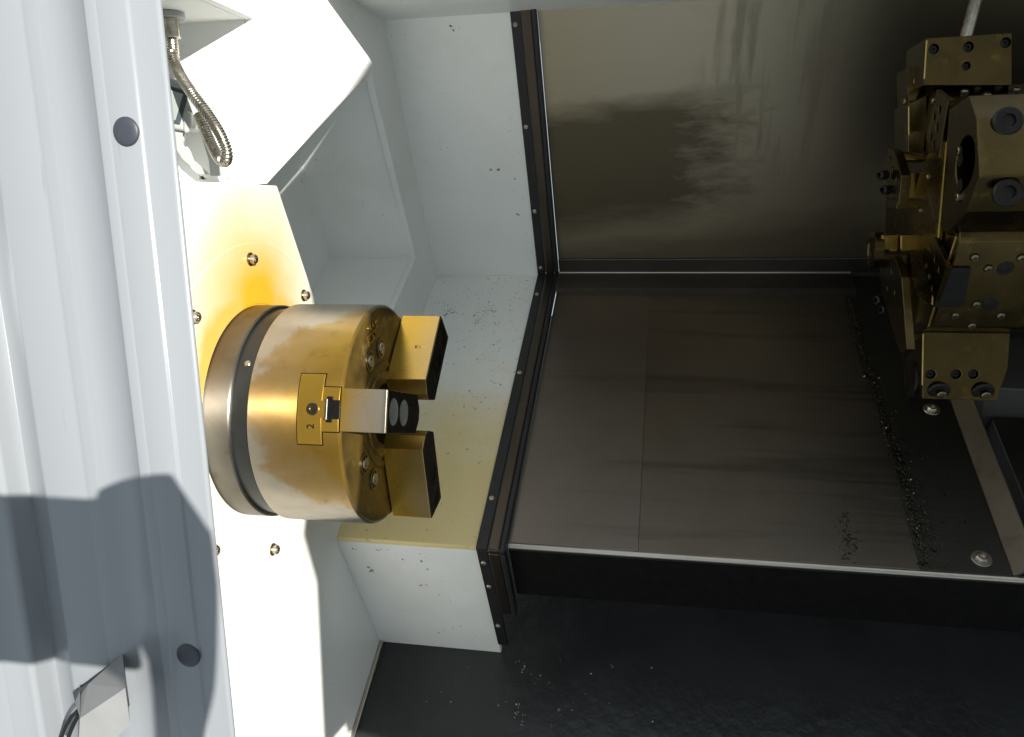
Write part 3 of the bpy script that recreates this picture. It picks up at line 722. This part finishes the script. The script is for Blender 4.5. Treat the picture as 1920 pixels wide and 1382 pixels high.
# square-shank holder with black cap screws
pxblock('screw_clamp', [(1688, 322), (1722, 324), (1716, 372), (1682, 372)], .33, .06, mat=M_TURF)
sc1 = sideblock('clamp_plate', [(1666, 278), (1676, 284), (1690, 330), (1684, 384), (1656, 330)], .607, .012, [(1668, 300), (1674, 318), (1681, 336)])
pxblock('wedge_clamp', [(1682, 376), (1722, 376), (1720, 392), (1680, 392)], .33, .05, mat=M_TURRET)
# boss with bore on a golden shank
pxblock('tool_shank', [(1652, 440), (1686, 440), (1686, 472), (1652, 472)], .325, .035, mat=M_TURF, bev=.003)
pxblock('tool_shank', [(1687, 440), (1724, 440), (1724, 472), (1687, 472)], .327, .033, mat=M_TURF, bev=.003)
c = PY(1640, 468, .345)
MB().lathe([(0, 0), (.0, .015), (-.003, .016), (-.003, .022), (-.001, .025), (.010, .025), (.010, 0)], (c.x-.003, .345, c.z), (1, 0, 0), 40).build('bored_boss', M_TURRET, tr, smooth=35)
MB().disc_cyl((c.x-.0032, .345, c.z), (-1, 0, 0), .0145, .0004, 0, 32).build('boss_bore', M_BLKM, tr, smooth=40)
# lower side holder, a long tapering plate with black screws and a bright edge
pxblock('side_holder', [(1672, 476), (1722, 478), (1728, 640), (1700, 640), (1690, 600), (1676, 520)], .335, .06, mat=M_TURRET)
sideblock('side_plate', [(1648, 476), (1676, 480), (1690, 520), (1700, 655), (1688, 668), (1652, 545)], .606, .010, [(1672, 508), (1678, 548), (1664, 540)])
pxblock('bright_edge', [(1691, 520), (1696, 520), (1695, 604), (1690, 604)], .326, .006, mat=M_GOLDE, bev=.0004)
for px, py, y0 in ((1662, 328, .33), (1668, 356, .33), (1668, 516, .33), (1681, 538, .33), (1655, 562, .325), (1664, 580, .325)):
    c = PY(px, py, y0); MB().disc_cyl(c, (-.9, -.45, 0), .0062, .012, .0015, 18, (.0032, .005)).build('cap_screw', M_BLKM, tr, smooth=40)
# clamp plates with rows of holes on the front face
def faceplate(quad, holes, mat=M_TURRET):
    P4 = [PX(a, b, XF-.010) for a, b in quad]; hs = []
    for a, b in holes:
        h = PX(a, b, XF-.010); hs.append((-h.y, h.z, .0050, .004))
    m = MB(); m.slab((XF-.010, 0, 0), (0, -1, 0), (0, 0, 1), [(-v.y, v.z) for v in P4], .006, hs, 16); m.build('clamp_plate', mat, tr, .0006)
faceplate([(1756, 168), (1778, 186), (1760, 296), (1736, 262)], [(1762, 206), (1752, 220), (1757, 240), (1746, 256), (1751, 272)])
faceplate([(1732, 446), (1752, 444), (1776, 500), (1752, 566), (1730, 500)], [(1745, 466), (1754, 486), (1762, 506), (1737, 498), (1743, 518), (1749, 540)])
MB().slab((XF-.008, 0, 0), (0, -1, 0), (0, 0, 1), [(-v.y, v.z) for v in [PX(a, b, XF-.008) for a, b in ((1733, 346), (1737, 346), (1752, 412), (1748, 416))]], .002).build('face_rib', M_BOLTG, tr, .0003)
for px, py in ((1742, 332), (1740, 470), (1728, 395), (1752, 190)):
    c = PX(px, py, XF-.006); MB().disc_cyl(c, (-1, 0, 0), .0046, .004, .001, 18, (.0024, .003)).build('face_screw', M_BOLTG, tr, smooth=40)
# bright golden lines along edges
for nm_, ends in (('x', ((1794, 330), (1793.5, 440))), ('x', ((1793, 443), (1741, 612)))):
    MB().tube([PX(a, b, XF-.0004) for a, b in ends], .0011, 6).build('golden_edge', M_GOLDE, drum)
for y_, ends in ((.2996, ((1737.5, 76), (1733, 148))), (.2846, ((1731, 626), (1729.3, 722))), (.3346, ((1704, 200), (1704, 284))), (.3346, ((1704, 286), (1737, 292)))):
    MB().tube([PY(a, b, y_) for a, b in ends], .0010, 6).build('golden_edge', M_GOLDE, tr)
# guide rod behind the turret
rod = tag(MB().tube([PY(1846, -60, .44), PY(1803, 100, .44)], .0085, 20).build('guide_rod', M_BOLT, smooth=60), 'shiny round steel rod rising behind the top tool holder', 'rod')
tag(MB().box((.74, .60, .20), (1.3, .64, .75)).build('turret_housing', M_GREY, bevel=.004), 'brownish grey turret housing block behind the top tool holder', 'housing')

# ================================================================== CHIPS
def chips(name, label, places, mat, smin, smax, bed=True, zplane=None):
    mb = MB()
    for (x, y, z, n_) in places:
        s_ = random.uniform(smin, smax); a = random.uniform(0, 6.28); cu = random.uniform(.4, 2.6); w = s_*random.uniform(.15, .5)
        ca, sa = math.cos(a), math.sin(a); pts = []
        for i in range(5):
            t = (i/4-.5)*cu; rr = s_/cu
            lx, lz = rr*math.sin(t), rr*(1-math.cos(t))
            pts.append((lx, lz))
        n0 = Vector(n_); e = Vector((1, 0, 0)) if abs(n0.x) < .9 else Vector((0, 1, 0)); e1 = n0.cross(e).normalized(); e2 = n0.cross(e1)
        f1 = e1*ca + e2*sa; f2 = -e1*sa + e2*ca
        tl = random.uniform(-.5, .5)
        vs = []
        for lx, lz in pts:
            b0 = Vector((x, y, z)) + f1*lx + n0*(lz + .0003)
            vs += [b0 - f2*w*.5 + n0*w*.25*(1-tl), b0 + f2*w*.5 + n0*w*.25*(1+tl)]
        mb.add(vs, [(2*i, 2*i+1, 2*i+3, 2*i+2) for i in range(4)])
    o = mb.build(name, mat, bed=bed, origin=places[0][:3])
    tag(o, label, 'chips', kind='stuff'); return o
pl = []
for i in range(3000):
    y = .055 + random.random()**1.1*.60; x = .647 + random.gauss(0, .0048) + .012*math.sin(y*9)*.5 + .004
    if y < .2:
        if random.random() < .45: continue
        x += random.uniform(-.008, .03)*random.random()
    pl.append((x, y, -.3035 + abs(random.gauss(0, .002)), (0, 0, 1)))
for i in range(260): pl.append((.655+random.random()**2*.08, random.uniform(.055, .62), -.304, (0, 0, 1)))
for i in range(130): pl.append((.565+random.gauss(0, .007), .095+random.gauss(0, .02), -.3034, (0, 0, 1)))
chips('metal_chips', 'dark wet metal chips lying in a row on the way cover before the turret', pl, M_CHIP, .0008, .0042)
pl = []
for i in range(60):
    y = .06 + random.random()*.58; pl.append((.650 + random.gauss(0, .007) + .012*math.sin(y*9)*.5, y, -.301, (0, 0, 1)))
chips('bright_chips', 'bright glinting metal shavings among the dark chips before the turret', pl, M_BOLT, .0015, .005)
pl = []
for (px, py, n_, sp) in ((840, 588, 40, .006), (905, 590, 40, .010), (915, 585, 20, .006), (890, 745, 6, .003), (865, 640, 6, .01), (940, 640, 8, .01), (935, 600, 8, .02), (900, 680, 5, .01), (880, 720, 4, .02), (850, 780, 1, 0), (920, 545, 14, .03), (870, 850, 4, .04), (800, 960, 5, .05), (940, 530, 10, .03), (830, 528, 6, .006)):
    p = PBZ(px, py, -.302)
    for i in range(n_):
        x = min(.058, max(-.148, p.x+random.gauss(0, sp))); y = min(.69, max(.04, p.y+random.gauss(0, sp)*1.6)); pl.append((x, y, -.302, (0, 0, 1)))
for i in range(140): pl.append((random.uniform(-.14, .058), .70-abs(random.gauss(0, .22)) % .64, -.302, (0, 0, 1)))
chips('dirt_chips', 'small dark chips and dirt specks scattered over the white guard floor', pl, M_DIRT, .0010, .0040)
pl = []
for (px, py, n_, sp) in ((697, 1070, 8, .003), (690, 1063, 3, .002), (664, 1028, 3, .003), (710, 1030, 5, .004), (725, 1030, 3, .002), (862, 1173, 2, .002), (760, 1050, 8, .03), (800, 1110, 6, .04), (860, 1190, 5, .03)):
    p = PBY(px, py, .0372)
    for i in range(n_):
        t = random.uniform(-1, 1)*sp; pl.append((min(.055, p.x+t*1.2), .0374, p.z+random.gauss(0, sp)*.5, (0, -1, 0)))
for (px, py, n_) in ((970, 402, 3), (845, 50, 4), (850, 58, 2), (920, 320, 4), (935, 318, 3), (966, 335, 2)):
    p = PBY(px, py, .7015)
    for i in range(n_): pl.append((p.x+random.gauss(0, .0015), .7018, p.z+random.gauss(0, .0015), (0, -1, 0)))
chips('stuck_specks', 'few dark specks stuck to the upright white guard faces', pl, M_DIRT, .0012, .0045)
pl = []
for (px, py, n_) in ((375, 318, 9), (381, 322, 10), (340, 318, 4), (425, 331, 7), (432, 332, 4), (360, 322, 3), (480, 339, 2)):
    p = PZ(px, py, .2625)
    for i in range(n_): pl.append((min(XW-.004, PX(px, py, XW-.006).x), PX(px, py, XW-.006).y+random.gauss(0, .002), .2632+random.random()*.003, (0, 0, 1)))
chips('ledge_chips', 'metal shavings lying on the ledge under the work lamp', pl, M_CHIP, .002, .006, bed=False)
pl = []
for i in range(20):
    px, py = random.uniform(760, 1250), random.uniform(1235, 1382)
    p = PBZ(px, py, -.5995); pl.append((p.x, p.y, -.5995, (0, 0, 1)))
for (px, py) in ((985, 1250), (980, 1256), (972, 1320), (968, 1340), (978, 1355), (1048, 1332), (935, 1322), (1150, 1250)):
    for i in range(5):
        p = PBZ(px, py, -.5995); pl.append((p.x+random.gauss(0, .002), p.y+random.gauss(0, .004), -.599, (0, 0, 1)))
for i in range(12):
    p = PBZ(random.gauss(1000, 120), random.uniform(1240, 1400), -.5995); pl.append((p.x, p.y, -.5992, (0, 0, 1)))
chips('pan_chips', 'tiny glinting shavings scattered on the black chip pan', pl, M_COND, .0008, .0040)

# ================================================================== PHOTOGRAPHER
ph = thing('phone', 'dark phone held up to take the photograph, seen only by its shadow', 'phone', (.29, -.92, .09))
MB().box((.235, -.924, .091), (.374, -.915, .229)).build('case', M_BLKM, ph, .006, seg=4)
def person():
    pts = {}; ed = []
    def v(n_, co, r, par=None):
        pts[n_] = (co, r)
        if par: ed.append((par, n_))
    v('pel', (.92, -1.62, -.86), .15); v('belly', (.90, -1.60, -.70), .14, 'pel'); v('chest', (.88, -1.57, -.52), .15, 'belly')
    v('neck', (.87, -1.55, -.37), .06, 'chest'); v('jaw', (.86, -1.50, -.27), .07, 'neck'); v('skull', (.86, -1.52, -.20), .085, 'jaw'); v('top', (.86, -1.53, -.13), .05, 'skull')
    v('sr', (.78, -1.46, -.43), .065, 'chest'); v('er', (.575, -1.15, -.17), .032, 'sr'); v('wr', (.410, -.935, .035), .017, 'er')
    v('palm', (.417, -.925, .10), .026, 'wr'); v('palm2', (.400, -.921, .160), .042, 'palm'); v('kn', (.391, -.920, .214), .044, 'palm2')
    for i, (zx, zz) in enumerate(((.368, .226), (.366, .200), (.366, .172), (.368, .146))):
        v('fa%d' % i, (.392, -.932, zz+.006), .014, 'palm2' if i > 1 else 'kn'); v('fb%d' % i, (zx, -.934, zz), .010, 'fa%d' % i); v('fc%d' % i, (zx-.03, -.931, zz-.002), .008, 'fb%d' % i)
    v('knob', (.387, -.920, .244), .026, 'kn'); v('th', (.400, -.905, .14), .014, 'palm2'); v('th2', (.372, -.905, .165), .010, 'th'); v('th3', (.350, -.908, .18), .008, 'th2')
    v('sl', (1.05, -1.52, -.44), .065, 'chest'); v('el', (1.12, -1.42, -.68), .046, 'sl'); v('wl', (1.02, -1.22, -.80), .032, 'el'); v('pl', (.98, -1.16, -.82), .035, 'wl')
    for s_, nm in ((-1, 'a'), (1, 'b')):
        v('hip'+nm, (.92+.1*s_, -1.60, -.90), .10, 'pel'); v('knee'+nm, (.92+.12*s_, -1.22, -.98), .075, 'hip'+nm); v('ank'+nm, (.92+.11*s_, -1.60, -1.02), .05, 'knee'+nm); v('toe'+nm, (.92+.11*s_, -1.70, -1.03), .04, 'ank'+nm)
    names = list(pts); org = Vector((.92, -1.5, -1.05))
    me = bpy.data.meshes.new('person'); me.from_pydata([tuple(Vector(pts[n_][0])-org) for n_ in names], [(names.index(a), names.index(b)) for a, b in ed], [])
    o = bpy.data.objects.new('person', me); COL.objects.link(o); o.location = org
    m = o.modifiers.new('skin', 'SKIN'); m.use_smooth_shade = True
    for i, n_ in enumerate(names): o.data.skin_vertices[0].data[i].radius = (pts[n_][1], pts[n_][1])
    o.data.skin_vertices[0].data[0].use_root = True
    s_ = o.modifiers.new('sub', 'SUBSURF'); s_.levels = 1; s_.render_levels = 2
    me.materials.append(M_CLOTH)
    tag(o, 'crouching person in dark work clothes holding up a phone, seen by shadow', 'person')
person()

for o in bpy.data.objects:
    for k in ('_o', '_b'):
        if k in o: del o[k]
